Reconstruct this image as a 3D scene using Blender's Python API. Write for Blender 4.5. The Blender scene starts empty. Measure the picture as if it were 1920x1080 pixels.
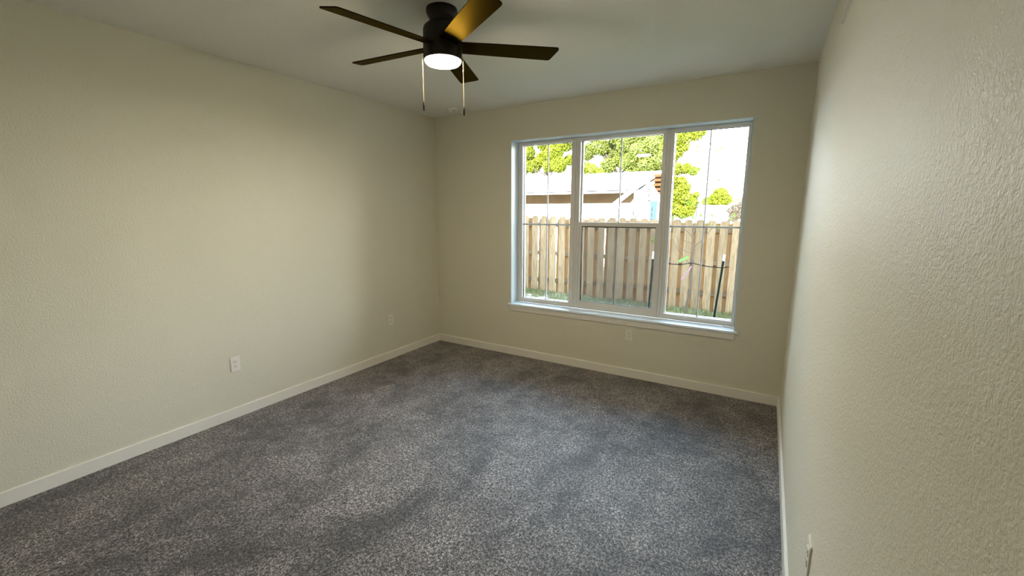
import bpy, bmesh, math, random
import numpy as np
from mathutils import Vector, Matrix

scene = bpy.context.scene
col = scene.collection
R = math.radians
W, H = 3.757, 2.745          # room width and height; the window wall is y = 0, camera side is -y
YB = -5.6                    # wall behind the camera

# ---------------------------------------------------------------- camera
cam = bpy.data.cameras.new('camera'); camo = bpy.data.objects.new('camera', cam); col.objects.link(camo)
camo.location = (3.5487, -4.1109, 1.6232)
camo.rotation_euler = (1.39738442, -0.00179412, 0.53813657)
cam.sensor_width = 36.0; cam.lens = 798.915 / 1920 * 36; cam.clip_start = 0.02; cam.clip_end = 500
scene.camera = camo

# ---------------------------------------------------------------- view
vs = scene.view_settings
scene.display_settings.display_device = 'sRGB'
vs.view_transform = 'Standard'; vs.look = 'None'; vs.gamma = 1.0; vs.use_curve_mapping = False
vs.exposure = 0.05

# ---------------------------------------------------------------- sky and sun
SUN_EL, SUN_AZ = R(22), R(8)           # sun behind the house, low; azimuth from -y towards +x
world = bpy.data.worlds.new('sky'); scene.world = world; world.use_nodes = True
wn = world.node_tree.nodes; wl = world.node_tree.links
bg = wn['Background']
tc = wn.new('ShaderNodeTexCoord'); sx = wn.new('ShaderNodeSeparateXYZ'); cr = wn.new('ShaderNodeValToRGB')
wl.new(tc.outputs['Generated'], sx.inputs[0]); wl.new(sx.outputs['Z'], cr.inputs[0])
el = cr.color_ramp.elements; el[0].position = 0.0; el[0].color = (1.0, 0.97, 0.90, 1)
el[1].position = 1.0; el[1].color = (0.32, 0.56, 1.0, 1)
e2 = el.new(0.25); e2.color = (0.88, 0.93, 0.97, 1); e3 = el.new(0.6); e3.color = (0.44, 0.70, 1.0, 1)
wl.new(cr.outputs[0], bg.inputs[0]); bg.inputs[1].default_value = 20.0
sun = bpy.data.lights.new('sun', 'SUN'); suno = bpy.data.objects.new('sun', sun); col.objects.link(suno)
sun.energy = 45.0; sun.color = (1.0, 0.93, 0.80); sun.angle = R(0.6)
sd = Vector((math.sin(SUN_AZ) * math.cos(SUN_EL), -math.cos(SUN_AZ) * math.cos(SUN_EL), math.sin(SUN_EL)))
suno.rotation_euler = sd.to_track_quat('Z', 'Y').to_euler(); suno.location = (0, -20, 15)

LAMP = 250.0                            # radiance of the fan's light disc
LAMP_COL = (1.0, 0.82, 0.60)

# ---------------------------------------------------------------- materials
def mat(name, c, rough=0.6, spec=0.5, metal=0.0, **kw):
    m = bpy.data.materials.new(name); m.use_nodes = True
    b = m.node_tree.nodes['Principled BSDF']
    b.inputs['Base Color'].default_value = (*c, 1); b.inputs['Roughness'].default_value = rough
    b.inputs['Specular IOR Level'].default_value = spec; b.inputs['Metallic'].default_value = metal
    for k, v in kw.items(): b.inputs[k.replace('_', ' ')].default_value = v
    return m
def N(m, t, **kw):
    n = m.node_tree.nodes.new(t)
    for k, v in kw.items():
        if hasattr(n, k): setattr(n, k, v)
        else: n.inputs[k].default_value = v
    return n
def L(m, a, b): m.node_tree.links.new(a, b)
def bsdf(m): return m.node_tree.nodes['Principled BSDF']
def coords(m, scale=(1, 1, 1)):
    g = N(m, 'ShaderNodeNewGeometry'); mp = N(m, 'ShaderNodeMapping'); mp.inputs['Scale'].default_value = scale
    L(m, g.outputs['Position'], mp.inputs['Vector']); return mp.outputs[0]
def bump(m, height, strength, dist=0.002):
    b = N(m, 'ShaderNodeBump'); b.inputs['Strength'].default_value = strength; b.inputs['Distance'].default_value = dist
    L(m, height, b.inputs['Height']); L(m, b.outputs[0], bsdf(m).inputs['Normal'])
def noise(m, vec, scale, detail=2.0, rough=0.5, dist=0.0):
    n = N(m, 'ShaderNodeTexNoise'); n.inputs['Scale'].default_value = scale; n.inputs['Detail'].default_value = detail
    n.inputs['Roughness'].default_value = rough; n.inputs['Distortion'].default_value = dist
    L(m, vec, n.inputs['Vector']); return n.outputs['Fac']
def ramp(m, fac, stops):
    r = N(m, 'ShaderNodeValToRGB'); e = r.color_ramp.elements
    while len(e) < len(stops): e.new(0.5)
    for i, (p, c) in enumerate(stops): e[i].position = p; e[i].color = (*c, 1)
    L(m, fac, r.inputs[0]); return r.outputs[0]

def wall_material(name, c, strength, rough=0.5):
    m = mat(name, c, rough, 0.35); v = coords(m)
    a = noise(m, v, 105, 3, 0.6, 0.5); b = noise(m, v, 240, 2, 0.5)
    mx = N(m, 'ShaderNodeMath', operation='ADD'); sc = N(m, 'ShaderNodeMath', operation='MULTIPLY'); sc.inputs[1].default_value = 0.35
    L(m, b, sc.inputs[0]); L(m, a, mx.inputs[0]); L(m, sc.outputs[0], mx.inputs[1])
    bump(m, mx.outputs[0], strength, 0.004)
    return m
M = {}
M['wall'] = wall_material('wall_paint', (0.695, 0.672, 0.552), 0.75)
M['ceiling'] = wall_material('ceiling_paint', (0.84, 0.84, 0.77), 0.40, 0.7)
M['trim'] = mat('trim_paint', (0.78, 0.755, 0.68), 0.35, 0.5)
M['vinyl'] = mat('white_vinyl', (0.72, 0.72, 0.69), 0.3, 0.5)
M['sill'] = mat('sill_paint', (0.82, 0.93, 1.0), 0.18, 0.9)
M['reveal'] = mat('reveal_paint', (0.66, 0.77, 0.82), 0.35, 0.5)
M['grille'] = mat('grille_grey', (0.36, 0.35, 0.33), 0.5, 0.3)
M['gasket'] = mat('black_gasket', (0.02, 0.02, 0.02), 0.5)
M['plastic'] = mat('outlet_plastic', (0.80, 0.78, 0.71), 0.3, 0.5)
M['slot'] = mat('dark_slot', (0.03, 0.03, 0.03), 0.6)
M['screw'] = mat('white_screw', (0.8, 0.79, 0.75), 0.3, 0.5)
M['fan'] = mat('fan_dark_bronze', (0.010, 0.0065, 0.0045), 0.45, 0.30)
M['fob'] = mat('fob_black', (0.004, 0.004, 0.004), 0.6, 0.1)
M['blade'] = mat('fan_blade_dark', (0.023, 0.0175, 0.008), 0.45, 0.2, 0.95, Specular_Tint=(0.68, 0.59, 0.36, 1))
M['chain'] = mat('brass_chain', (0.45, 0.34, 0.20), 0.45, 0.5, 0.6)
M['exterior'] = mat('shade_wall_siding', (0.55, 0.54, 0.5), 0.8)
M['roof'] = mat('shade_roof_shingles', (0.20, 0.19, 0.18), 0.9)

m = mat('carpet', (0.1, 0.09, 0.09), 0.5, 0.6, IOR=1.5); M['carpet'] = m
v = coords(m)
pile = noise(m, v, 190, 2, 0.7, 1.2)
tuft = noise(m, coords(m, (1.0, 0.8, 1)), 90, 3, 0.7, 0.8)
brush = noise(m, coords(m, (1.0, 0.6, 1)), 2.4, 4, 0.62, 0.6)
brush2 = noise(m, v, 7.0, 2, 0.6, 0.8)
add = N(m, 'ShaderNodeMath', operation='ADD'); L(m, pile, add.inputs[0]); L(m, tuft, add.inputs[1])
half = N(m, 'ShaderNodeMath', operation='MULTIPLY'); half.inputs[1].default_value = 0.5; L(m, add.outputs[0], half.inputs[0])
base = ramp(m, half.outputs[0], [(0.42, (0.004, 0.0035, 0.003)), (0.50, (0.054, 0.047, 0.042)), (0.575, (0.43, 0.385, 0.37))])
ba = N(m, 'ShaderNodeMath', operation='ADD'); L(m, brush, ba.inputs[0])
bs = N(m, 'ShaderNodeMath', operation='MULTIPLY'); bs.inputs[1].default_value = 0.6; L(m, brush2, bs.inputs[0]); L(m, bs.outputs[0], ba.inputs[1])
mr = N(m, 'ShaderNodeMapRange'); mr.inputs[1].default_value = 0.62; mr.inputs[2].default_value = 1.0
mr.inputs[3].default_value = 0.58; mr.inputs[4].default_value = 1.85; L(m, ba.outputs[0], mr.inputs[0])
vm = N(m, 'ShaderNodeVectorMath', operation='SCALE'); L(m, base, vm.inputs[0]); L(m, mr.outputs[0], vm.inputs['Scale'])
L(m, vm.outputs[0], bsdf(m).inputs['Base Color'])
bsdf(m).inputs['Sheen Weight'].default_value = 0.08; bsdf(m).inputs['Sheen Roughness'].default_value = 0.45
bump(m, half.outputs[0], 1.0, 0.012)

def emission(name, c, s):
    m = bpy.data.materials.new(name); m.use_nodes = True; nt = m.node_tree
    nt.nodes.remove(nt.nodes['Principled BSDF'])
    e = nt.nodes.new('ShaderNodeEmission'); e.inputs[0].default_value = (*c, 1); e.inputs[1].default_value = s
    nt.links.new(e.outputs[0], nt.nodes['Material Output'].inputs[0]); return m
M['lamp'] = emission('lamp_diffuser', LAMP_COL, LAMP)

def thin_glass(name, tint, gloss):
    m = bpy.data.materials.new(name); m.use_nodes = True; nt = m.node_tree
    nt.nodes.remove(nt.nodes['Principled BSDF'])
    t = nt.nodes.new('ShaderNodeBsdfTransparent'); t.inputs[0].default_value = (*tint, 1)
    g = nt.nodes.new('ShaderNodeBsdfGlossy'); g.inputs['Roughness'].default_value = 0.02
    lw = nt.nodes.new('ShaderNodeFresnel'); lw.inputs[0].default_value = 1.35
    mx = nt.nodes.new('ShaderNodeMixShader')
    nt.links.new(lw.outputs[0], mx.inputs[0]); nt.links.new(t.outputs[0], mx.inputs[1]); nt.links.new(g.outputs[0], mx.inputs[2])
    nt.links.new(mx.outputs[0], nt.nodes['Material Output'].inputs[0]); return m
M['glass'] = thin_glass('window_glass', (0.97, 0.98, 0.97), 0.03)
def screen_mat():
    m = bpy.data.materials.new('insect_screen'); m.use_nodes = True; nt = m.node_tree
    b = nt.nodes['Principled BSDF']; b.inputs['Base Color'].default_value = (0.10, 0.10, 0.10, 1); b.inputs['Roughness'].default_value = 0.7
    t = nt.nodes.new('ShaderNodeBsdfTransparent'); mx = nt.nodes.new('ShaderNodeMixShader'); mx.inputs[0].default_value = 0.30
    nt.links.new(t.outputs[0], mx.inputs[1]); nt.links.new(b.outputs[0], mx.inputs[2])
    nt.links.new(mx.outputs[0], nt.nodes['Material Output'].inputs[0]); return m
M['screen'] = screen_mat()

def wood(name, lo, hi, grain=(14, 14, 1.2), knots=True):
    m = mat(name, lo, 0.85, 0.15)
    oi = N(m, 'ShaderNodeObjectInfo'); tc = N(m, 'ShaderNodeTexCoord'); ad = N(m, 'ShaderNodeVectorMath', operation='ADD')
    cx = N(m, 'ShaderNodeCombineXYZ'); rs = N(m, 'ShaderNodeMath', operation='MULTIPLY'); rs.inputs[1].default_value = 37.0
    L(m, oi.outputs['Random'], rs.inputs[0])
    for i in range(3): L(m, rs.outputs[0], cx.inputs[i])
    L(m, tc.outputs['Object'], ad.inputs[0]); L(m, cx.outputs[0], ad.inputs[1])
    mp = N(m, 'ShaderNodeMapping'); mp.inputs['Scale'].default_value = grain; L(m, ad.outputs[0], mp.inputs['Vector'])
    f = noise(m, mp.outputs[0], 3.0, 4, 0.6, 0.6)
    c = ramp(m, f, [(0.33, lo), (0.66, hi)])
    # each board has its own tone
    hsv = N(m, 'ShaderNodeHueSaturation'); mr = N(m, 'ShaderNodeMapRange'); mr.inputs[3].default_value = 0.8; mr.inputs[4].default_value = 1.18
    L(m, oi.outputs['Random'], mr.inputs[0]); L(m, mr.outputs[0], hsv.inputs['Value']); L(m, c, hsv.inputs['Color'])
    out = hsv.outputs[0]
    if knots:
        vo = N(m, 'ShaderNodeTexVoronoi'); vo.inputs['Scale'].default_value = 5.0; L(m, ad.outputs[0], vo.inputs['Vector'])
        k = ramp(m, vo.outputs['Distance'], [(0.03, (0.42, 0.32, 0.24)), (0.075, (1, 1, 1))])
        mu = N(m, 'ShaderNodeMix', data_type='RGBA', blend_type='MULTIPLY'); mu.inputs[0].default_value = 1.0
        L(m, out, mu.inputs[6]); L(m, k, mu.inputs[7]); out = mu.outputs[2]
    L(m, out, bsdf(m).inputs['Base Color']); bump(m, f, 0.3, 0.003)
    return m
M['picket'] = wood('cedar_picket', (0.135, 0.080, 0.038), (0.235, 0.152, 0.080))
M['picket_back'] = wood('cedar_picket_fresh', (0.19, 0.088, 0.030), (0.30, 0.155, 0.060))
M['rail'] = wood('fence_rail', (0.085, 0.048, 0.024), (0.13, 0.078, 0.040), (1.2, 14, 14), False)
M['lumber'] = wood('raw_lumber', (0.045, 0.018, 0.005), (0.06, 0.026, 0.009), (1.2, 14, 14), False)
M['sheath'] = wood('wall_sheathing', (0.075, 0.045, 0.022), (0.095, 0.06, 0.030), (2, 2, 2), False)
M['wrap'] = mat('house_wrap', (0.82, 0.83, 0.84), 0.6)
M['wrap_print'] = mat('wrap_print_blue', (0.034, 0.052, 0.066), 0.8, 0.0)
M['wrap_dark'] = mat('wrap_print_dark', (0.018, 0.020, 0.024), 0.8, 0.0)
M['drip'] = mat('dark_metal_edge', (0.010, 0.010, 0.010), 0.8, 0.0)
M['house_roof'] = mat('pale_roofing', (0.62, 0.62, 0.62), 0.9)
M['shed'] = mat('white_shed', (0.85, 0.85, 0.85), 0.7)
M['tile'] = mat('terracotta_roof', (0.06, 0.030, 0.022), 0.8)
M['bark'] = mat('bark', (0.035, 0.028, 0.02), 0.9)
M['twig'] = mat('young_bark', (0.085, 0.062, 0.042), 0.9, 0.1)
M['post'] = mat('green_steel', (0.006, 0.011, 0.007), 0.8, 0.08)
M['cap'] = mat('white_post_top', (0.85, 0.87, 0.88), 0.5)
M['strap'] = mat('black_rubber', (0.010, 0.010, 0.010), 0.9, 0.05)
M['ribbon_g'] = mat('green_ribbon', (0.13, 0.20, 0.055), 0.7, 0.1)
M['ribbon_p'] = mat('pink_ribbon', (0.24, 0.12, 0.16), 0.7, 0.1)
M['paper'] = mat('white_scrap', (0.82, 0.85, 0.88), 0.7)
def leaf_mat(name, a, b):
    m = mat(name, a, 0.55, 0.3); oi = N(m, 'ShaderNodeNewGeometry')
    c = ramp(m, oi.outputs['Random Per Island'], [(0.0, a), (1.0, b)]); L(m, c, bsdf(m).inputs['Base Color'])
    nt = m.node_tree; tr = nt.nodes.new('ShaderNodeBsdfTranslucent'); L(m, c, tr.inputs[0])
    mx = nt.nodes.new('ShaderNodeMixShader'); mx.inputs[0].default_value = 0.35
    L(m, bsdf(m).outputs[0], mx.inputs[1]); L(m, tr.outputs[0], mx.inputs[2]); L(m, mx.outputs[0], nt.nodes['Material Output'].inputs[0])
    return m
M['leaf_yellow'] = leaf_mat('leaves_yellow_green', (0.055, 0.075, 0.002), (0.235, 0.265, 0.018))
M['leaf_olive'] = leaf_mat('leaves_olive', (0.035, 0.055, 0.007), (0.235, 0.265, 0.05))
M['leaf_green'] = leaf_mat('leaves_fresh_green', (0.06, 0.11, 0.012), (0.13, 0.18, 0.02))
M['leaf_brown'] = leaf_mat('leaves_brown', (0.06, 0.048, 0.034), (0.16, 0.13, 0.09))
M['grass'] = leaf_mat('grass_blades', (0.050, 0.060, 0.008), (0.20, 0.155, 0.050))

m = mat('yard_soil', (0.1, 0.09, 0.05), 0.95, 0.1); M['soil'] = m
v = coords(m); f = noise(m, v, 3.0, 5, 0.7, 0.5); g = noise(m, v, 40, 3, 0.7)
ad = N(m, 'ShaderNodeMath', operation='ADD'); sc = N(m, 'ShaderNodeMath', operation='MULTIPLY'); sc.inputs[1].default_value = 0.5
L(m, g, sc.inputs[0]); L(m, f, ad.inputs[0]); L(m, sc.outputs[0], ad.inputs[1])
L(m, ramp(m, ad.outputs[0], [(0.55, (0.045, 0.062, 0.014)), (0.72, (0.11, 0.105, 0.045)), (0.86, (0.22, 0.175, 0.105))]), bsdf(m).inputs['Base Color'])
bump(m, g, 0.8, 0.02)

# ---------------------------------------------------------------- helpers
def tag(o, label=None, cat=None, group=None, kind=None):
    if label: o['label'] = label
    if cat: o['category'] = cat
    if group: o['group'] = group
    if kind: o['kind'] = kind
    return o
def empty(name, loc=(0, 0, 0), rz=0.0):
    o = bpy.data.objects.new(name, None); col.objects.link(o); o.location = loc; o.rotation_euler = (0, 0, rz); o.empty_display_size = 0.1
    return o
def obj(name, bm, m, parent=None, smooth=False, loc=None):
    me = bpy.data.meshes.new(name)
    bmesh.ops.recalc_face_normals(bm, faces=bm.faces)
    bm.to_mesh(me); bm.free(); me.materials.append(m)
    if smooth:
        for p in me.polygons: p.use_smooth = True
        me.set_sharp_from_angle(angle=R(40))
    o = bpy.data.objects.new(name, me); col.objects.link(o)
    if parent: o.parent = parent
    if loc is not None: o.location = loc
    return o
def box(bm, x0, x1, y0, y1, z0, z1, mtx=None, bev=0.0):
    b2 = bmesh.new() if bev else bm
    vs_ = [b2.verts.new((x, y, z)) for x in (x0, x1) for y in (y0, y1) for z in (z0, z1)]
    for f in ((0, 1, 3, 2), (4, 6, 7, 5), (0, 4, 5, 1), (2, 3, 7, 6), (0, 2, 6, 4), (1, 5, 7, 3)): b2.faces.new([vs_[i] for i in f])
    if bev:
        bmesh.ops.bevel(b2, geom=b2.edges[:], offset=bev, segments=2, affect='EDGES')
        me = bpy.data.meshes.new('tmp'); b2.to_mesh(me); b2.free()
        if mtx: me.transform(mtx)
        bm.from_mesh(me); bpy.data.meshes.remove(me)
    elif mtx:
        for q in vs_: q.co = mtx @ q.co
    return bm
def B(*a, **k): return box(bmesh.new(), *a, **k)
def prism(bm, pts, d0, d1, axis='y'):
    """closed outline pts (a,b) pushed from d0 to d1 along axis"""
    def mk(a, b, d): return {'y': (a, d, b), 'x': (d, a, b), 'z': (a, b, d)}[axis]
    A = [bm.verts.new(mk(a, b, d0)) for a, b in pts]; C = [bm.verts.new(mk(a, b, d1)) for a, b in pts]
    bm.faces.new(A); bm.faces.new(C[::-1])
    for i in range(len(pts)): j = (i + 1) % len(pts); bm.faces.new((A[i], A[j], C[j], C[i]))
    return bm
def lathe(prof, n=48, center=(0, 0)):
    bm = bmesh.new(); rings = []
    for r, z in prof:
        if r < 1e-5: rings.append([bm.verts.new((center[0], center[1], z))])
        else: rings.append([bm.verts.new((center[0] + r * math.cos(2 * math.pi * i / n), center[1] + r * math.sin(2 * math.pi * i / n), z)) for i in range(n)])
    for a, b in zip(rings, rings[1:]):
        for i in range(n):
            j = (i + 1) % n
            if len(a) == 1 and len(b) == 1: continue
            if len(a) == 1: bm.faces.new((a[0], b[j], b[i]))
            elif len(b) == 1: bm.faces.new((a[i], a[j], b[0]))
            else: bm.faces.new((a[i], a[j], b[j], b[i]))
    return bm
def tube(bm, pts, radii, n=6):
    pts = [Vector(p) for p in pts]; prev = None
    if not isinstance(radii, (list, tuple)): radii = [radii] * len(pts)
    for i, p in enumerate(pts):
        d = (pts[min(i + 1, len(pts) - 1)] - pts[max(i - 1, 0)]).normalized()
        up = Vector((0, 0, 1)) if abs(d.z) < 0.9 else Vector((1, 0, 0))
        a = d.cross(up).normalized(); b = d.cross(a).normalized()
        ring = [bm.verts.new(p + (a * math.cos(2 * math.pi * k / n) + b * math.sin(2 * math.pi * k / n)) * radii[i]) for k in range(n)]
        if prev:
            for k in range(n): bm.faces.new((prev[k], prev[(k + 1) % n], ring[(k + 1) % n], ring[k]))
        else: bm.faces.new(ring[::-1])
        prev = ring
    bm.faces.new(prev); return bm
def strip(bm, pts, w, t=0.003, side=Vector((0, 0, 1))):
    """flat ribbon of width w (along side) and thickness t"""
    pts = [Vector(p) for p in pts]; prev = None
    for i, p in enumerate(pts):
        d = (pts[min(i + 1, len(pts) - 1)] - pts[max(i - 1, 0)]).normalized()
        s = (side - d * side.dot(d)).normalized() * w / 2; q = d.cross(s).normalized() * t / 2
        ring = [bm.verts.new(p + s + q), bm.verts.new(p + s - q), bm.verts.new(p - s - q), bm.verts.new(p - s + q)]
        if prev:
            for k in range(4): bm.faces.new((prev[k], prev[(k + 1) % 4], ring[(k + 1) % 4], ring[k]))
        else: bm.faces.new(ring[::-1])
        prev = ring
    bm.faces.new(prev); return bm

# ---------------------------------------------------------------- room shell
OX0, OX1, OZ0, OZ1 = 1.082, 3.372, 0.607, 2.395      # window opening
RD = 0.15                                            # reveal depth to the window frame
def struct(name, bm, m, parent=None, smooth=False):
    o = obj(name, bm, m, parent, smooth)
    if not parent: o['kind'] = 'structure'
    return o
struct('floor', B(-0.2, W + 0.2, YB - 0.2, 0.0, -0.30, 0.0), M['carpet'])
struct('ceiling', B(-0.2, W + 0.2, YB - 0.2, 0.0, H, H + 0.15), M['ceiling'])
struct('wall_left', B(-0.2, 0.0, YB, 0.0, 0.0, H), M['wall'])
struct('wall_right', B(W, W + 0.2, YB, 0.0, 0.0, H), M['wall'])
struct('wall_front', B(0.0, W, YB - 0.2, YB, 0.0, H), M['wall'])
bm = bmesh.new()
T = 0.24
for x0, x1, z0, z1 in ((-0.2, OX0, -0.3, H + 0.15), (OX1, W + 0.2, -0.3, H + 0.15), (OX0, OX1, -0.3, OZ0 - 0.02), (OX0, OX1, OZ1, H + 0.15)):
    box(bm, x0, x1, 0.0, T, z0, z1)
struct('wall_back', bm, M['wall'])
bm = bmesh.new()
for x0, x1 in ((-9.0, -0.2), (W + 0.2, 13.0)): box(bm, x0, x1, 0.04, T, -0.6, H + 0.15)
struct('wall_exterior_shade', bm, M['exterior'])  # unseen side walls, added to keep low sun under the roof off the fence
struct('roof', prism(bmesh.new(), [(0.62, 2.9), (0.62, 3.02), (-4.6, 5.9), (-11.0, 3.02), (-11.0, 2.9)], -9.5, 13.5, 'x'), M['roof'])  # unseen roof, added and sized to shade the yard and fence

BH, BT = 0.085, 0.013
struct('baseboard_left', prism(bmesh.new(), [(0.0, 0.0), (BT, 0.0), (BT, BH - 0.004), (BT - 0.004, BH), (0.0, BH)], YB, 0.0, 'y'), M['trim'])
struct('baseboard_right', prism(bmesh.new(), [(W, 0.0), (W - BT, 0.0), (W - BT, BH - 0.004), (W - BT + 0.004, BH), (W, BH)], YB, 0.0, 'y'), M['trim'])
struct('baseboard_back', prism(bmesh.new(), [(0.0, 0.0), (-BT, 0.0), (-BT, BH - 0.004), (-BT + 0.004, BH), (0.0, BH)], BT, W - BT, 'x'), M['trim'])

# window stool, apron and the painted reveal boards
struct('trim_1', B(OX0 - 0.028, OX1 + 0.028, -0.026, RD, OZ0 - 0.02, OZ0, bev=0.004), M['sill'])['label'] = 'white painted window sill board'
struct('trim_2', B(OX0 - 0.002, OX1 + 0.002, -0.013, 0.0, OZ0 - 0.078, OZ0 - 0.02, bev=0.002), M['trim'])['label'] = 'flat apron board under the window sill'
bm = bmesh.new(); e = 0.006
box(bm, OX0, OX0 + e, -0.001, RD, OZ0, OZ1); box(bm, OX1 - e, OX1, -0.001, RD, OZ0, OZ1); box(bm, OX0 + e, OX1 - e, -0.001, RD, OZ1 - e, OZ1)
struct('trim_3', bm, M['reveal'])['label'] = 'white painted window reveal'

# ---------------------------------------------------------------- windows
def frame_ring(bm, x0, x1, z0, z1, y0, y1, l, r, b, t):
    box(bm, x0, x0 + l, y0, y1, z0, z1); box(bm, x1 - r, x1, y0, y1, z0, z1)
    box(bm, x0 + l, x1 - r, y0, y1, z0, z0 + b); box(bm, x0 + l, x1 - r, y0, y1, z1 - t, z1)
GT = 2.357
def fixed_window(name, x0, x1, gx0, gx1, label):
    r = empty(name, ((x0 + x1) / 2, RD, OZ0)); tag(r, label, kind='structure'); o = Vector(r.location)
    def add(n, bm, m):
        bmesh.ops.translate(bm, verts=bm.verts, vec=-o); return obj(n, bm, m, r)
    bm = bmesh.new(); frame_ring(bm, x0, x1, OZ0, OZ1, RD, RD + 0.075, gx0 - x0, x1 - gx1, 0.052, OZ1 - GT); add('window_frame', bm, M['vinyl'])
    bm = bmesh.new(); frame_ring(bm, x0 + 0.012, x1 - 0.012, OZ0 + 0.012, OZ1 - 0.01, RD - 0.008, RD, 0.012, 0.012, 0.012, 0.010); add('frame_lip', bm, M['vinyl'])
    bm = bmesh.new(); frame_ring(bm, gx0, gx1, OZ0 + 0.052, GT, RD + 0.03, RD + 0.05, 0.003, 0.003, 0.003, 0.003); add('gasket', bm, M['gasket'])
    add('window_glass', B(gx0, gx1, RD + 0.036, RD + 0.040, OZ0 + 0.052, GT), M['glass'])
    cx = (gx0 + gx1) / 2
    bm = bmesh.new(); box(bm, cx - 0.006, cx + 0.006, RD + 0.042, RD + 0.050, OZ0 + 0.055, GT - 0.003)
    box(bm, gx0 + 0.003, cx - 0.006, RD + 0.042, RD + 0.050, 1.495, 1.511); box(bm, cx + 0.006, gx1 - 0.003, RD + 0.042, RD + 0.050, 1.495, 1.511); add('grille', bm, M['grille'])
fixed_window('window_1', OX0 + 0.006, 1.790, 1.143, 1.726, 'left fixed panel of the white vinyl window')
fixed_window('window_3', 2.680, OX1 - 0.006, 2.739, 3.331, 'right fixed panel of the white vinyl window')
x0, x1, gx0, gx1 = 1.790, 2.680, 1.838, 2.630
r = empty('window_2', ((x0 + x1) / 2, RD, OZ0)); tag(r, 'middle sliding sash window with a screen on its lower half', kind='structure'); o = Vector(r.location)
def add(n, bm, m):
    bmesh.ops.translate(bm, verts=bm.verts, vec=-o); return obj(n, bm, m, r)
bm = bmesh.new(); frame_ring(bm, x0, x1, OZ0, OZ1, RD, RD + 0.085, gx0 - x0 - 0.012, x1 - gx1 - 0.010, 0.045, OZ1 - GT); add('window_frame', bm, M['vinyl'])
bm = bmesh.new(); box(bm, x0 + 0.006, x0 + 0.014, RD - 0.008, RD, OZ0 + 0.012, OZ1 - 0.01); box(bm, x1 - 0.014, x1 - 0.006, RD - 0.008, RD, OZ0 + 0.012, OZ1 - 0.01); add('frame_lip', bm, M['vinyl'])
# upper sash
ux0, ux1 = gx0 - 0.012, gx1 + 0.010
bm = bmesh.new(); frame_ring(bm, ux0, ux1, 1.500, GT, RD + 0.042, RD + 0.062, 0.014, 0.012, 0.034, 0.004); add('upper_sash', bm, M['vinyl'])
add('window_glass', B(gx0, gx1, RD + 0.050, RD + 0.054, 1.534, GT - 0.004), M['glass'])
add('grille', B(2.227, 2.239, RD + 0.055, RD + 0.062, 1.534, GT - 0.004), M['grille'])
# lower sash, in front
bm = bmesh.new(); frame_ring(bm, ux0, ux1, OZ0 + 0.045, 1.534, RD + 0.010, RD + 0.038, 0.030, 0.026, 0.038, 0.042); lo_s = add('lower_sash', bm, M['vinyl'])
bm = bmesh.new(); frame_ring(bm, ux0 + 0.030, ux1 - 0.026, OZ0 + 0.083, 1.492, RD + 0.012, RD + 0.030, 0.006, 0.003, 0.003, 0.010); add('gasket', bm, M['gasket'])
add('window_glass', B(ux0 + 0.034, ux1 - 0.028, RD + 0.024, RD + 0.028, OZ0 + 0.086, 1.486), M['glass'])
add('grille', B(2.222, 2.238, RD + 0.0285, RD + 0.036, OZ0 + 0.086, 1.486), M['grille'])
add('insect_screen', B(ux0, ux1, RD + 0.070, RD + 0.071, OZ0 + 0.045, 1.515), M['screen'])

# ---------------------------------------------------------------- crumpled scraps
def scrap(name, loc, size, seed, label, cat, m, n=2, squash=0.5):
    rnd = random.Random(seed); bm = bmesh.new(); bmesh.ops.create_icosphere(bm, subdivisions=n, radius=size)
    for q in bm.verts:
        k = 0.65 + 0.6 * rnd.random(); q.co = Vector((q.co.x * k, q.co.y * k, max(q.co.z * k * squash, -size * squash * 0.55)))
    z = min(q.co.z for q in bm.verts)
    for q in bm.verts: q.co.z -= z
    return tag(obj(name, bm, m, loc=loc), label, cat)
scrap('paper_scrap', (3.298, 0.118, OZ0), 0.022, 3, 'small crumpled pale scrap on the sill, the flatter piece', 'scrap', M['paper'], squash=0.45)
scrap('paper_scrap', (3.345, 0.095, OZ0), 0.015, 5, 'tiny pale crumb on the sill beside the window corner', 'scrap', M['paper'], squash=0.7)

# ---------------------------------------------------------------- power outlets
def outlet(loc, rz, label, jack=False):
    r = empty('wall_outlet', loc, rz); tag(r, label, 'outlet')
    # local frame: plate lies in xz, faces -y
    obj('wall_plate', B(-0.036, 0.036, -0.006, 0.0, -0.058, 0.058, bev=0.0022), M['plastic'], r, True)
    for s in (-1, 1):
        bm = bmesh.new(); pts = []
        for i in range(24):
            a = 2 * math.pi * i / 24; x, z = 0.0175 * math.cos(a), 0.0175 * math.sin(a)
            pts.append((x, max(-0.0135, min(0.0135, z)) + s * 0.0195))
        prism(bm, pts, -0.0085, -0.006); rc = obj('receptacle', bm, M['plastic'], r)
        bm = bmesh.new()
        for dx in (-0.0065, 0.0065): box(bm, dx - 0.0012, dx + 0.0012, -0.0089, -0.0085, s * 0.0195 - 0.001, s * 0.0195 + 0.008)
        box(bm, -0.0025, 0.0025, -0.0089, -0.0085, s * 0.0195 - 0.010, s * 0.0195 - 0.005)
        obj('slot', bm, M['slot'], rc)
    obj('screw', prism(bmesh.new(), [(0.0035 * math.cos(k * math.pi / 6), 0.0035 * math.sin(k * math.pi / 6)) for k in range(12)], -0.0078, -0.006), M['screw'], r)
outlet((0.0, -2.460, 0.440), R(90), 'white duplex outlet on the left wall, the larger and nearer of its two')
outlet((0.0, -0.818, 0.448), R(90), 'white duplex outlet on the left wall close to the far corner')
outlet((2.452, 0.0, 0.438), 0.0, 'white duplex outlet on the back wall below the window')
outlet((W, -2.585, 0.535), R(-90), 'white duplex outlet on the right wall near the camera, seen edge on')

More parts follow.
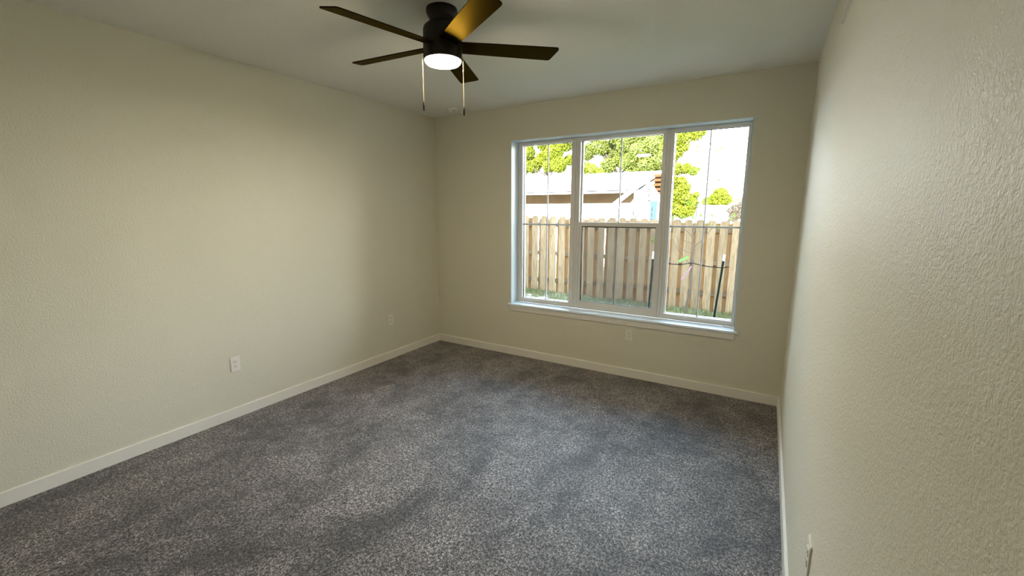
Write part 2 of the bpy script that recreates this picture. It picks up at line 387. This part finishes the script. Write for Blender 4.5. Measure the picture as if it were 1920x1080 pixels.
# ---------------------------------------------------------------- smoke detector
r = empty('smoke_detector', (0.479, -0.215, H)); tag(r, 'round white smoke detector on the ceiling near the far left corner', 'smoke detector')
obj('mounting_base', lathe([(0.0, 0.0), (0.074, 0.0), (0.076, -0.006), (0.072, -0.010), (0.0, -0.010)]), M['plastic'], r, True)
obj('cover', lathe([(0.0, -0.010), (0.064, -0.010), (0.062, -0.024), (0.050, -0.036), (0.020, -0.040), (0.0, -0.040)]), M['plastic'], r, True)
bm = bmesh.new()
for rr, zz in ((0.0612, -0.0265), (0.0545, -0.0335)):
    box(bm, -0.0015, 0.0015, -0.014, 0.014, -0.0012, 0.0012, Matrix.Rotation(R(-51), 4, 'Z') @ Matrix.Translation((rr, 0, zz)))
obj('vent_slot', bm, M['slot'], r)

# ---------------------------------------------------------------- air register high on the right wall
r = empty('air_register', (W, -1.72, 2.495)); tag(r, 'white air register high on the right wall, cut by the frame top', 'vent')
bm = bmesh.new()
box(bm, -0.011, 0.0, -0.18, 0.18, -0.024, -0.020); box(bm, -0.004, 0.0, -0.18, 0.18, 0.028, 0.040)
box(bm, -0.004, 0.0, -0.18, -0.165, -0.020, 0.028); box(bm, -0.004, 0.0, 0.165, 0.18, -0.020, 0.028)
obj('register_frame', bm, M['plastic'], r)
bm = bmesh.new()
for k in range(4): box(bm, -0.004, -0.001, -0.165, 0.165, -0.0008, 0.0008, Matrix.Translation((0, 0, -0.012 + k * 0.011)) @ Matrix.Rotation(0.5, 4, 'Y'))
obj('louvre', bm, M['plastic'], r); obj('register_back', B(-0.001, 0.0, -0.165, 0.165, -0.020, 0.028), M['slot'], r)

# ---------------------------------------------------------------- ceiling fan
FX, FY = 1.8716, -2.0707
fan = empty('ceiling_fan', (FX, FY, H)); tag(fan, 'dark bronze five blade ceiling fan with a lit round lamp', 'ceiling fan')
def Z(z): return z - H
obj('canopy', lathe([(0, 0), (0.085, 0), (0.087, Z(2.735)), (0.086, Z(2.722)), (0.080, Z(2.708)), (0.071, Z(2.698)), (0.070, Z(2.668)), (0.0, Z(2.668))]), M['fan'], fan, True)
obj('motor_housing', lathe([(0, Z(2.668)), (0.072, Z(2.668)), (0.088, Z(2.662)), (0.102, Z(2.650)), (0.108, Z(2.632)), (0.109, Z(2.500)), (0.108, Z(2.478)), (0.104, Z(2.476)), (0.102, Z(2.480)), (0.0, Z(2.480))]), M['fan'], fan, True)
obj('lamp_shade', lathe([(0, Z(2.480)), (0.100, Z(2.480)), (0.0995, Z(2.468)), (0.092, Z(2.460)), (0.06, Z(2.453)), (0.0, Z(2.450))]), M['lamp'], fan, True)['label'] = 'glowing round lamp shade'
blade = bmesh.new()
out = [(0.085, -0.052), (0.30, -0.058), (0.655, -0.064), (0.664, -0.058), (0.667, -0.045), (0.640, 0.052), (0.632, 0.062), (0.618, 0.064), (0.30, 0.058), (0.085, 0.052)]
prism(blade, out, -0.003, 0.003, 'z')
bmesh.ops.recalc_face_normals(blade, faces=blade.faces)
bme = bpy.data.meshes.new('fan_blade'); blade.to_mesh(bme); blade.free(); bme.materials.append(M['blade'])
for i in range(5):
    o_ = bpy.data.objects.new('fan_blade', bme); col.objects.link(o_); o_.parent = fan
    a = R(256.78 - 72 * i)
    o_.matrix_local = Matrix.Translation((0, 0, Z(2.552))) @ Matrix.Rotation(a, 4, 'Z') @ Matrix.Rotation(R(-12), 4, 'X')
pl = Vector((-0.0873, -0.0718, 0)).normalized()
for s, zt, zf in ((1, 2.255, 2.205), (-1, 2.232, 2.186)):
    c = pl * 0.112 * s
    bm = bmesh.new(); tube(bm, [(c.x * 0.96, c.y * 0.96, Z(2.505)), (c.x * 1.01, c.y * 1.01, Z(2.503)), (c.x * 1.02, c.y * 1.02, Z(2.49)), (c.x * 1.02, c.y * 1.02, Z(zt))], 0.0009, 6)
    k = 2.47
    while k > zt + 0.01:
        bmesh.ops.create_icosphere(bm, subdivisions=1, radius=0.0014, matrix=Matrix.Translation((c.x * 1.02, c.y * 1.02, Z(k)))); k -= 0.006
    bmesh.ops.create_icosphere(bm, subdivisions=2, radius=0.0035, matrix=Matrix.Translation((c.x * 1.02, c.y * 1.02, Z(2.43))))
    ch = obj('pull_chain', bm, M['chain'], fan, True)
    obj('chain_fob', lathe([(0, Z(zt)), (0.003, Z(zt)), (0.0055, Z(zt - 0.012)), (0.006, Z(zt - 0.03)), (0.004, Z(zf)), (0, Z(zf))], 12, (c.x * 1.02, c.y * 1.02)), M['fob'], ch, True)

# ================================================================= outside
GZ = -0.33
random.seed(4); rng = np.random.default_rng(7)
FA = Vector((-1.13, 4.30)); FD = (Vector((2.93, 4.95)) - FA).normalized(); FN = Vector((-FD.y, FD.x)); FROT = math.atan2(FD.y, FD.x)
def ground_z(x, y):
    q = Vector((x, y)) - FA; s_ = min(6.0, max(-2.0, q.dot(FD))); d = q.dot(FN)
    return -0.075 - 0.052 * s_ + 0.09 * min(0.3, d) + 0.014 * math.sin(6.1 * x + 0.7) + 0.012 * math.sin(7.7 * y + 3 * x) + 0.008 * math.sin(15 * x + 9 * y)
bm = bmesh.new(); nx, ny = 90, 66; g = []
for j in range(ny + 1):
    row = []
    for i in range(nx + 1):
        x = -5 + 12 * i / nx; y = 0.24 + 9 * j / ny
        row.append(bm.verts.new((x, y, ground_z(x, y))))
    g.append(row)
for j in range(ny):
    for i in range(nx): bm.faces.new((g[j][i], g[j][i + 1], g[j + 1][i + 1], g[j + 1][i]))
gme = struct('ground_yard', bm, M['soil'], smooth=True)
struct('ground_beyond', B(-60, 60, 0.3, 90, -1.2, GZ - 0.12), M['soil'])
# ---- grass (uncountable)
verts, faces = [], []
for k in range(17000):
    s = rng.uniform(-1.0, 5.2); dn = -abs(rng.normal(0, 0.55)) - 0.02
    if rng.random() < 0.1: dn = rng.uniform(-2.4, 0)
    x, y = FA.x + FD.x * s + FN.x * dn, FA.y + FD.y * s + FN.y * dn
    den = 0.5 + 0.5 * math.sin(3.1 * x + 1.3) * math.sin(2.3 * y + 0.4) + (0.5 if s > 3 else 0)
    if rng.random() > den + 0.25: continue
    z = ground_z(x, y); hh = rng.uniform(0.03, 0.09); a = rng.uniform(0, math.pi); lx, ly = rng.normal(0, 0.03, 2)
    w = 0.004; i0 = len(verts)
    verts += [(x - w * math.cos(a), y - w * math.sin(a), z - 0.01), (x + w * math.cos(a), y + w * math.sin(a), z - 0.01), (x + lx, y + ly, z + hh)]
    faces.append((i0, i0 + 1, i0 + 2))
me = bpy.data.meshes.new('grass'); me.from_pydata(verts, [], faces); me.materials.append(M['grass'])
go = bpy.data.objects.new('grass', me); col.objects.link(go); tag(go, 'patchy green grass along the foot of the fence', 'grass', kind='stuff')
scrap('white_stone', (-0.42, 3.78, ground_z(-0.42, 3.78) - 0.01), 0.10, 8, 'larger white stone on the grass by the left window panel', 'stone', M['paper'], squash=0.45)
scrap('white_stone', (-0.78, 3.86, ground_z(-0.78, 3.86) - 0.01), 0.05, 9, 'smaller white stone left of the larger white one', 'stone', M['paper'], squash=0.5)

# ---- fence
fence = empty('wooden_fence', (FA.x, FA.y, GZ), FROT); tag(fence, 'tall cedar picket fence across the yard behind the window', 'fence')
def picket_mesh(hgt, w):
    bm = bmesh.new(); c = 0.028
    prism(bm, [(0, 0), (w, 0), (w, hgt - c), (w - c, hgt), (c, hgt), (0, hgt - c)], 0, 0.016)
    bmesh.ops.recalc_face_normals(bm, faces=bm.faces); me = bpy.data.meshes.new('picket'); bm.to_mesh(me); bm.free(); return me
pm_f = picket_mesh(1.87, 0.14); pm_f.materials.append(M['picket']); pm_b = picket_mesh(1.84, 0.14); pm_b.materials.append(M['picket_back'])
S0, PITCH = 0.158, 0.2100
def ftop(s): return 1.905 - 0.0215 * s
for k in range(-12, 32):
    s = S0 + PITCH * k
    for me_, dy, ds, nm in ((pm_f, 0.0, 0.0, 'picket'), (pm_b, 0.056, 0.105 + random.uniform(-0.008, 0.008), 'picket')):
        tilt = random.uniform(-0.004, 0.004)
        if dy > 0 and k in (0, 2, 7): ds = 0.139; tilt = 0.012
        o_ = bpy.data.objects.new(nm, me_); col.objects.link(o_); o_.parent = fence
        t = ftop(s + ds) + random.uniform(-0.008, 0.008) - (0.02 if dy > 0 else 0)
        o_.location = (s + ds + random.uniform(-0.004, 0.004), dy, t - 1.87); o_.rotation_euler = (0, tilt, 0)
for z in (1.73, 1.105, 0.50):
    bm = bmesh.new(); box(bm, 0, 9.5, 0, 0.038, -0.044, 0.044)
    o_ = obj('rail', bm, M['rail'], fence); o_.location = (-2.6, 0.017, z); o_.rotation_euler = (0, 0.0215, 0); o_.location.z += 0.05

# ---- steel stakes
def stake(b, t, label, cut=0.10):
    r = empty('metal_stake', b); tag(r, label, 'stake'); d = Vector(t) - Vector(b); q = d.to_track_quat('Z', 'Y'); r.rotation_mode = 'QUATERNION'; r.rotation_quaternion = q
    Ln = d.length
    def tee(z0, z1, e=0.0):
        bm = bmesh.new(); box(bm, -0.022 - e, 0.022 + e, -0.003 - e, 0.003 + e, z0, z1); box(bm, -0.003 - e, 0.003 + e, 0.003 + e, 0.030 + e, z0, z1); return bm
    obj('shaft', tee(0, Ln - cut), M['post'], r); obj('tip', tee(Ln - cut, Ln, 0.001), M['cap'], r)['label'] = 'white painted tip'
stake((2.873, 3.72, -0.48), (2.975, 3.72, 0.954), 'dark green steel stake leaning right of the young tree')
stake((1.795, 3.72, -0.48), (1.835, 3.72, 0.954), 'dark steel stake left of the young tree, behind the screen', 0.13)

# ---- young tree
yt = empty('young_tree', (2.33, 3.75, -0.36)); tag(yt, 'thin young tree with sparse twigs in front of the fence', 'tree'); off = Vector(yt.location)
def yobj(n, bm, m, sm=True):
    bmesh.ops.translate(bm, verts=bm.verts, vec=-off); return obj(n, bm, m, yt, sm)
yobj('trunk', tube(bmesh.new(), [(2.33, 3.75, -0.42), (2.407, 3.75, -0.159), (2.432, 3.75, 0.061), (2.47, 3.75, 0.302), (2.471, 3.75, 0.537), (2.47, 3.75, 0.769), (2.471, 3.75, 1.068)],
     [0.024, 0.021, 0.020, 0.019, 0.018, 0.017, 0.014], 8), M['twig'])
BR = [([(2.471, 3.75, 1.06), (2.438, 3.74, 1.237), (2.368, 3.72, 1.325), (2.277, 3.69, 1.392), (2.224, 3.68, 1.539)], .009),
      ([(2.438, 3.74, 1.237), (2.468, 3.77, 1.406), (2.475, 3.79, 1.607), (2.458, 3.8, 1.762), (2.533, 3.8, 1.781), (2.563, 3.8, 1.921), (2.579, 3.8, 2.165), (2.518, 3.78, 2.495), (2.437, 3.76, 2.712), (2.372, 3.75, 2.826)], .010),
      ([(2.459, 3.8, 1.76), (2.468, 3.83, 1.894), (2.517, 3.86, 1.98), (2.596, 3.9, 2.021)], .005),
      ([(2.477, 3.75, 1.06), (2.599, 3.78, 1.185), (2.719, 3.8, 1.367), (2.787, 3.83, 1.543)], .009),
      ([(2.599, 3.78, 1.185), (2.623, 3.76, 1.287), (2.694, 3.74, 1.432)], .004), ([(2.719, 3.8, 1.367), (2.817, 3.84, 1.412)], .004),
      ([(2.47, 3.75, 1.08), (2.434, 3.72, 1.134), (2.347, 3.68, 1.154), (2.278, 3.66, 1.216), (2.257, 3.66, 1.3)], .006),
      ([(2.471, 3.75, 0.95), (2.381, 3.71, 0.972), (2.268, 3.67, 1.036), (2.229, 3.66, 1.127)], .006),
      ([(2.471, 3.75, 0.75), (2.38, 3.72, 0.833), (2.249, 3.7, 0.989), (2.189, 3.7, 1.068), (2.137, 3.7, 1.193)], .006),
      ([(2.249, 3.7, 0.989), (2.251, 3.7, 1.128), (2.153, 3.68, 1.286), (2.116, 3.68, 1.515)], .004),
      ([(2.511, 3.8, 1.775), (2.616, 3.8, 1.934), (2.764, 3.8, 2.102), (2.80, 3.8, 2.35), (2.79, 3.8, 2.66)], .005),
      ([(2.787, 3.83, 1.543), (2.70, 3.85, 1.60)], .003), ([(2.518, 3.78, 2.495), (2.62, 3.78, 2.66), (2.72, 3.78, 2.66)], .003)]
for pts, rr in BR: yobj('branch', tube(bmesh.new(), pts, [rr * (1 - 0.6 * i / (len(pts) - 1)) for i in range(len(pts))], 6), M['twig'])
LV = [(2.422, 2.704), (2.401, 2.646), (2.459, 2.634), (2.783, 2.661), (2.638, 2.705), (2.714, 2.641), (2.281, 2.834), (2.326, 2.779), (2.251, 2.785), (2.30, 2.74), (2.342, 2.437), (2.372, 2.357), (2.332, 2.333), (2.36, 2.30), (2.472, 2.344), (2.411, 2.278),
      (2.375, 1.833), (2.335, 1.807), (2.36, 1.77), (2.551, 1.594), (2.773, 1.569), (2.722, 1.595), (2.428, 1.558), (2.283, 1.566), (2.109, 1.556), (3.019, 1.545), (3.06, 1.60), (1.779, 1.177), (1.80, 1.14), (1.76, 1.15), (2.775, 2.161), (2.618, 1.577), (2.83, 1.40), (2.68, 1.45)]
bm = bmesh.new()
for x, z in LV:
    l_ = random.uniform(0.05, 0.085); mt = Matrix.Translation((x, 3.75 + random.uniform(-0.06, 0.06), z)) @ Matrix.Rotation(random.uniform(-0.8, 0.8), 4, 'Y') @ Matrix.Rotation(random.uniform(-0.7, 0.7), 4, 'Z') @ Matrix.Rotation(random.uniform(-0.4, 0.4), 4, 'X')
    P = [(0, 0, 0.5), (0.22, 0.03, 0.2), (0.24, 0.03, -0.1), (0, 0, -0.5), (-0.24, 0.03, -0.1), (-0.22, 0.03, 0.2)]
    vv = [bm.verts.new(mt @ (Vector(q) * l_)) for q in P]; bm.faces.new((vv[0], vv[1], vv[2], vv[3])); bm.faces.new((vv[0], vv[3], vv[4], vv[5]))
yobj('foliage', bm, M['leaf_green'], False)
tag(obj('tie_strap', strip(bmesh.new(), [(1.832, 3.700, 0.811), (2.077, 3.70, 0.755), (2.282, 3.71, 0.748), (2.470, 3.715, 0.791), (2.649, 3.70, 0.757), (2.80, 3.69, 0.742), (2.962, 3.695, 0.742), (3.01, 3.70, 0.75)], 0.014, 0.004), M['strap']), 'black rubber strap tying the young tree to both stakes', 'strap')
tag(obj('plastic_ribbon', strip(bmesh.new(), [(2.262, 3.70, 0.797), (2.30, 3.70, 0.835), (2.35, 3.70, 0.86), (2.415, 3.70, 0.895)], 0.045, 0.002), M['ribbon_g']), 'bright green ribbon hanging on the young tree', 'ribbon')
tag(obj('plastic_ribbon', strip(bmesh.new(), [(2.324, 3.69, 0.492), (2.37, 3.69, 0.58), (2.42, 3.69, 0.64), (2.465, 3.72, 0.73)], 0.022, 0.002), M['ribbon_p']), 'pink ribbon hanging from the young tree trunk', 'ribbon')

# ---- neighbour's house under construction
nh = empty('house', (-4.0, 12.5, GZ - 0.12)); tag(nh, 'white wrapped low house under construction beyond the fence', 'house'); off = Vector(nh.location)
def hobj(n, bm, m, parent=None):
    bmesh.ops.translate(bm, verts=bm.verts, vec=-off); o_ = obj(n, bm, m, parent or nh); return o_
RX = -0.20
hobj('wall', prism(bmesh.new(), [(11.0, -0.45), (11.0, 2.50), (14.5, 3.30), (15.2, 3.10), (15.2, -0.45)], -13.0, RX - 0.35, 'x'), M['wrap'])
hobj('sheathing', B(-13.0, RX - 0.36, 10.975, 11.0, 1.99, 2.46), M['sheath'])['label'] = 'tan wooden sheathing band under the eave'
random.seed(11); ink = mat('stamp_ink', (0.045, 0.018, 0.010), 0.8)
for x in (-5.9, -3.55, -1.9):
    for j in range(3):
        q = x; bm = bmesh.new(); z = 2.24 - j * 0.055
        pts = [(q, z), (q + 0.6 - 0.1 * j, z)]
        while q < x + 0.62 - 0.1 * j: q += random.uniform(0.05, 0.09); pts.insert(-1, (min(q, x + 0.59 - 0.1 * j), z + random.uniform(0.0, 0.004)))
        pts = sorted(set(pts)); prism(bm, pts + [(a, b + 0.014) for a, b in pts[::-1]], 10.972, 10.975)
        hobj('stamp', bm, ink)
hobj('roof', prism(bmesh.new(), [(10.15, 2.34), (10.15, 2.38), (14.5, 3.36), (15.5, 3.12), (15.5, 3.06), (14.5, 3.30)], -13.3, RX, 'x'), M['house_roof'])
hobj('drip_edge', B(-13.3, RX, 10.120, 10.132, 2.362, 2.392), M['drip'])
hobj('fascia', B(-13.3, RX, 10.13, 10.15, 2.30, 2.385), M['wrap'])
hobj('gable_end', prism(bmesh.new(), [(11.2, -0.45), (11.2, 2.45), (12.4, 2.2), (12.4, -0.45)], RX - 0.34, RX + 0.1, 'x'), M['wrap'])
gb = hobj('gable', prism(bmesh.new(), [(-1.45, -0.45), (-1.45, 0.62), (-0.73, 1.52), (-0.44, 1.90), (0.16, 2.64), (0.40, 2.34), (0.58, 2.10), (0.62, -0.45)], 10.02, 10.11), M['wrap'])
hobj('blue_print', B(0.24, 0.46, 10.014, 10.02, 1.30, 2.02), M['wrap_print'], None)['label'] = 'blue printed patch on the wrap'
def blot(x, z, w, h): hobj('dark_print', B(x, x + w, 10.008, 10.014, z, z + h), M['wrap_dark'])
for x, z, w, h in ((0.10, 2.42, .03, .05), (0.15, 2.36, .06, .04), (0.12, 2.28, .04, .05), (0.19, 2.24, .05, .03), (0.14, 2.18, .07, .03), (0.16, 2.10, .03, .05), (0.21, 2.08, .03, .07), (-0.02, 2.03, .06, .018), (0.06, 2.03, .08, .022), (0.15, 2.01, .10, .03),
                   (0.30, 1.30, .018, .16), (0.30, 1.52, .018, .12), (0.30, 1.70, .018, .13), (0.12, 1.83, .06, .02), (0.14, 1.72, .05, .02),
                   (-0.30, 1.35, .035, .36), (-0.20, 1.35, .03, .24), (-0.12, 1.35, .03, .28), (-0.30, 1.96, .05, .02), (-0.23, 1.93, .02, .05), (-0.18, 1.97, .03, .02)): blot(x, z, w, h)
bm = bmesh.new()
for x0, z0, x1, z1 in ((-0.30, 2.42, -3.9, -0.42),):
    strip(bm, [(x0, 10.06, z0), (x1, 9.9, z1)], 0.14, 0.04, Vector((0.6, 0, -0.8)))
hobj('brace', bm, M['wrap'])['label'] = 'pale diagonal brace board'
for z0 in (3.02, 2.86, 2.70, 2.54, 2.40): hobj('rafter', B(-0.15, 0.24, 12.0, 12.14, z0 - 0.10, z0 - 0.01), M['lumber'])['label'] = 'orange raw lumber rafter'
hobj('lumber_wall', B(-0.15, 0.24, 12.2, 12.3, -0.45, 2.98), M['lumber'])
hobj('rake_board', prism(bmesh.new(), [(10.15, 2.30), (10.15, 2.39), (14.5, 3.37), (14.5, 3.28)], RX, RX + 0.04, 'x'), M['wrap'])
hobj('rake_edge', prism(bmesh.new(), [(10.15, 2.39), (10.15, 2.41), (14.5, 3.39), (14.5, 3.37)], RX - 0.02, RX + 0.05, 'x'), M['drip'])

# ---- white shed, far roof
sh = empty('shed', (0.9, 20.0, GZ - 0.12)); tag(sh, 'long low white shed beyond the fence on the right', 'shed')
obj('wall', B(-1.35, 0.72, -0.3, 0.3, 0, 2.38), M['shed'], sh); obj('roof', prism(bmesh.new(), [(-0.4, 2.38), (-0.4, 2.42), (0, 2.50), (0.4, 2.42), (0.4, 2.38)], -1.4, 0.76, 'x'), M['shed'], sh)
hr = empty('house', (2.35, 28.2, GZ - 0.12)); tag(hr, 'distant house with a reddish tiled roof at the right edge', 'house')
obj('wall', B(-0.9, 1.3, -1, 1, 0, 2.85), M['shed'], hr); obj('roof', prism(bmesh.new(), [(-1.1, 2.85), (0.1, 3.35), (1.5, 3.35), (1.8, 2.85)], -1.2, 1.2), M['tile'], hr)

# ---- trees
def foliage(name, blobs, per, size, m, parent, loc, seed):
    rg = np.random.default_rng(seed); V = []; 
    for (x, y, z, r_) in blobs:
        n = int(7.5 * per * (r_ / 0.4) ** 2)
        d = rg.normal(size=(n, 3)); d /= np.linalg.norm(d, axis=1)[:, None]
        rad = r_ * rg.uniform(0.25, 1.12, size=(n, 1)) ** 0.5; c = np.array([x, y, z]) + d * rad * np.array([1, 1.3, 1]) - np.array(loc)
        a = rg.normal(size=(n, 3)); a /= np.linalg.norm(a, axis=1)[:, None]; b = np.cross(a, rg.normal(size=(n, 3))); b /= np.linalg.norm(b, axis=1)[:, None]
        s = size * 0.62 * rg.uniform(0.6, 1.3, size=(n, 1))
        V.append(np.stack([c + a * s, c + b * s * 0.55, c - a * s, c - b * s * 0.55], 1))
    V = np.concatenate(V).reshape(-1, 3); nf = len(V) // 4
    me = bpy.data.meshes.new(name); me.from_pydata(V.tolist(), [], np.arange(nf * 4).reshape(nf, 4).tolist()); me.materials.append(m)
    o_ = bpy.data.objects.new(name, me); col.objects.link(o_); o_.parent = parent; return o_
def tree(name, loc, blobs, per, size, m, label, cat, seed, trunk_top=None, tr=0.16, limbs=8):
    r = empty(name, loc); tag(r, label, cat); foliage('foliage', blobs, per, size, m, r, loc, seed)
    rg = random.Random(seed); top = trunk_top or (loc[0], loc[1], max(b[2] for b in blobs))
    t = Vector(top) - Vector(loc)
    obj('trunk', tube(bmesh.new(), [(0, 0, -0.1), t * 0.35 + Vector((0.08, 0, 0)), t * 0.7, t], [tr, tr * 0.8, tr * 0.5, tr * 0.2], 8), M['bark'], r, True)
    for k in range(limbs):
        b = Vector(rg.choice(blobs)[:3]) - Vector(loc); s = t * min(0.95, max(0.3, (b.z - 0.6) / t.z)) ; s = t * rg.uniform(0.4, 0.75)
        obj('limb', tube(bmesh.new(), [s, (s + b) / 2 + Vector((0, 0, 0.12)), b], [tr * 0.35, tr * 0.22, tr * 0.08], 6), M['bark'], r, True)
A = [(-8.6, 18.0, 5.06, 0.4), (-8.51, 18.5, 4.37, 0.46), (-8.77, 18.0, 5.66, 0.51), (-7.84, 18.5, 5.51, 0.4), (-6.93, 18.0, 4.95, 0.48), (-6.65, 18.0, 4.28, 0.45), (-6.46, 18.5, 5.4, 0.4), (-7.24, 18.0, 4.2, 0.34), (-6.46, 19.0, 4.6, 0.3), (-7.6, 18.0, 6.13, 0.56), (-6.32, 18.0, 6.01, 0.56), (-8.61, 18.0, 6.36, 0.51), (-9.4, 18.2, 5.2, 0.6), (-9.3, 18.2, 4.3, 0.6), (-7.4, 18.6, 4.9, 0.45), (-7.9, 18.5, 4.7, 0.4), (-8.0, 18.5, 6.0, 0.45), (-7.2, 18.7, 5.6, 0.45)]
Bt = [(-5.45, 19.0, 4.97, 0.47), (-4.7, 19.0, 5.19, 0.47), (-4.27, 20.0, 5.0, 0.62), (-3.25, 19.0, 5.22, 0.53), (-2.4, 18.5, 4.7, 0.52), (-1.75, 18.5, 4.91, 0.52), (-2.92, 18.5, 4.21, 0.46), (-1.96, 18.5, 4.02, 0.46), (-1.33, 18.5, 4.24, 0.46), (-4.21, 19.0, 4.13, 0.41), (-4.88, 19.0, 5.9, 0.59), (-3.7, 19.0, 5.79, 0.59), (-2.58, 19.0, 5.69, 0.59), (-1.5, 19.0, 5.47, 0.59), (-3.5, 19.4, 4.5, 0.5), (-2.6, 18.8, 3.6, 0.4), (-1.6, 18.8, 3.5, 0.4)]
Bu = [(-4.36, 17.0, 3.8, 0.32), (-4.71, 17.0, 3.98, 0.27), (-5.0, 17.2, 3.7, 0.3), (-4.0, 17.0, 3.6, 0.25)]
Ct = [(-0.21, 16.0, 4.76, 0.36), (0.14, 16.0, 4.89, 0.36), (0.57, 16.0, 4.91, 0.26), (0.83, 16.0, 4.98, 0.15), (-0.14, 16.0, 4.25, 0.28), (0.13, 16.0, 4.45, 0.23), (-0.29, 16.0, 3.92, 0.18), (-0.09, 16.0, 3.53, 0.26), (0.28, 16.0, 3.54, 0.23), (0.56, 16.0, 3.43, 0.21), (-0.19, 16.0, 3.02, 0.23), (-0.02, 16.0, 2.44, 0.36), (0.32, 16.0, 2.28, 0.33), (0.62, 16.0, 2.05, 0.28), (-0.03, 16.0, 1.87, 0.31), (0.76, 16.0, 2.43, 0.13), (-0.49, 16.0, 2.8, 0.31), (-0.5, 16.2, 4.6, 0.4), (0.0, 16.0, 5.3, 0.4), (0.5, 16.0, 5.35, 0.3), (0.1, 16.1, 3.0, 0.22), (0.30, 16.0, 2.75, 0.24), (0.5, 16.0, 1.75, 0.28), (0.2, 16.0, 1.7, 0.3)]
Dt = [(0.4, 26.0, 2.48, 0.38), (0.75, 26.0, 2.77, 0.46), (1.13, 26.0, 2.5, 0.35), (0.78, 26.0, 2.31, 0.38), (0.17, 26.0, 2.25, 0.31), (0.01, 26.0, 2.38, 0.27)]
Et = [(1.77, 21.0, 1.78, 0.22), (2.01, 21.0, 1.92, 0.26), (1.94, 21.0, 1.51, 0.26), (2.23, 21.0, 1.59, 0.26), (1.9, 21.0, 1.2, 0.3), (2.24, 21.0, 2.05, 0.19)]
tree('tree', (-7.6, 18.3, -0.45), A, 420, 0.075, M['leaf_yellow'], 'bright yellow-green leafy tree behind the left window panel', 'tree', 21)
tree('tree', (-3.6, 19.2, -0.45), Bt, 330, 0.075, M['leaf_olive'], 'big olive-green tree with visible limbs above the house roof', 'tree', 22, limbs=14)
tree('bush', (-4.5, 17.1, -0.45), Bu, 420, 0.06, M['leaf_yellow'], 'bright yellow-green bush top just above the roof line', 'bush', 23, tr=0.06, limbs=3)
tree('tree', (-0.25, 16.0, -0.45), Ct, 420, 0.065, M['leaf_yellow'], 'lime green tree reaching up the right window panel', 'tree', 24, (-0.25, 16.0, 4.9), 0.10, 8)
tree('tree', (0.7, 26.0, -0.45), Dt, 420, 0.08, M['leaf_yellow'], 'small round distant tree above the white shed', 'tree', 25, tr=0.08, limbs=3)
tree('bush', (2.0, 21.0, -0.45), Et, 420, 0.05, M['leaf_brown'], 'brownish grey bush right of the white shed', 'bush', 26, tr=0.05, limbs=3)
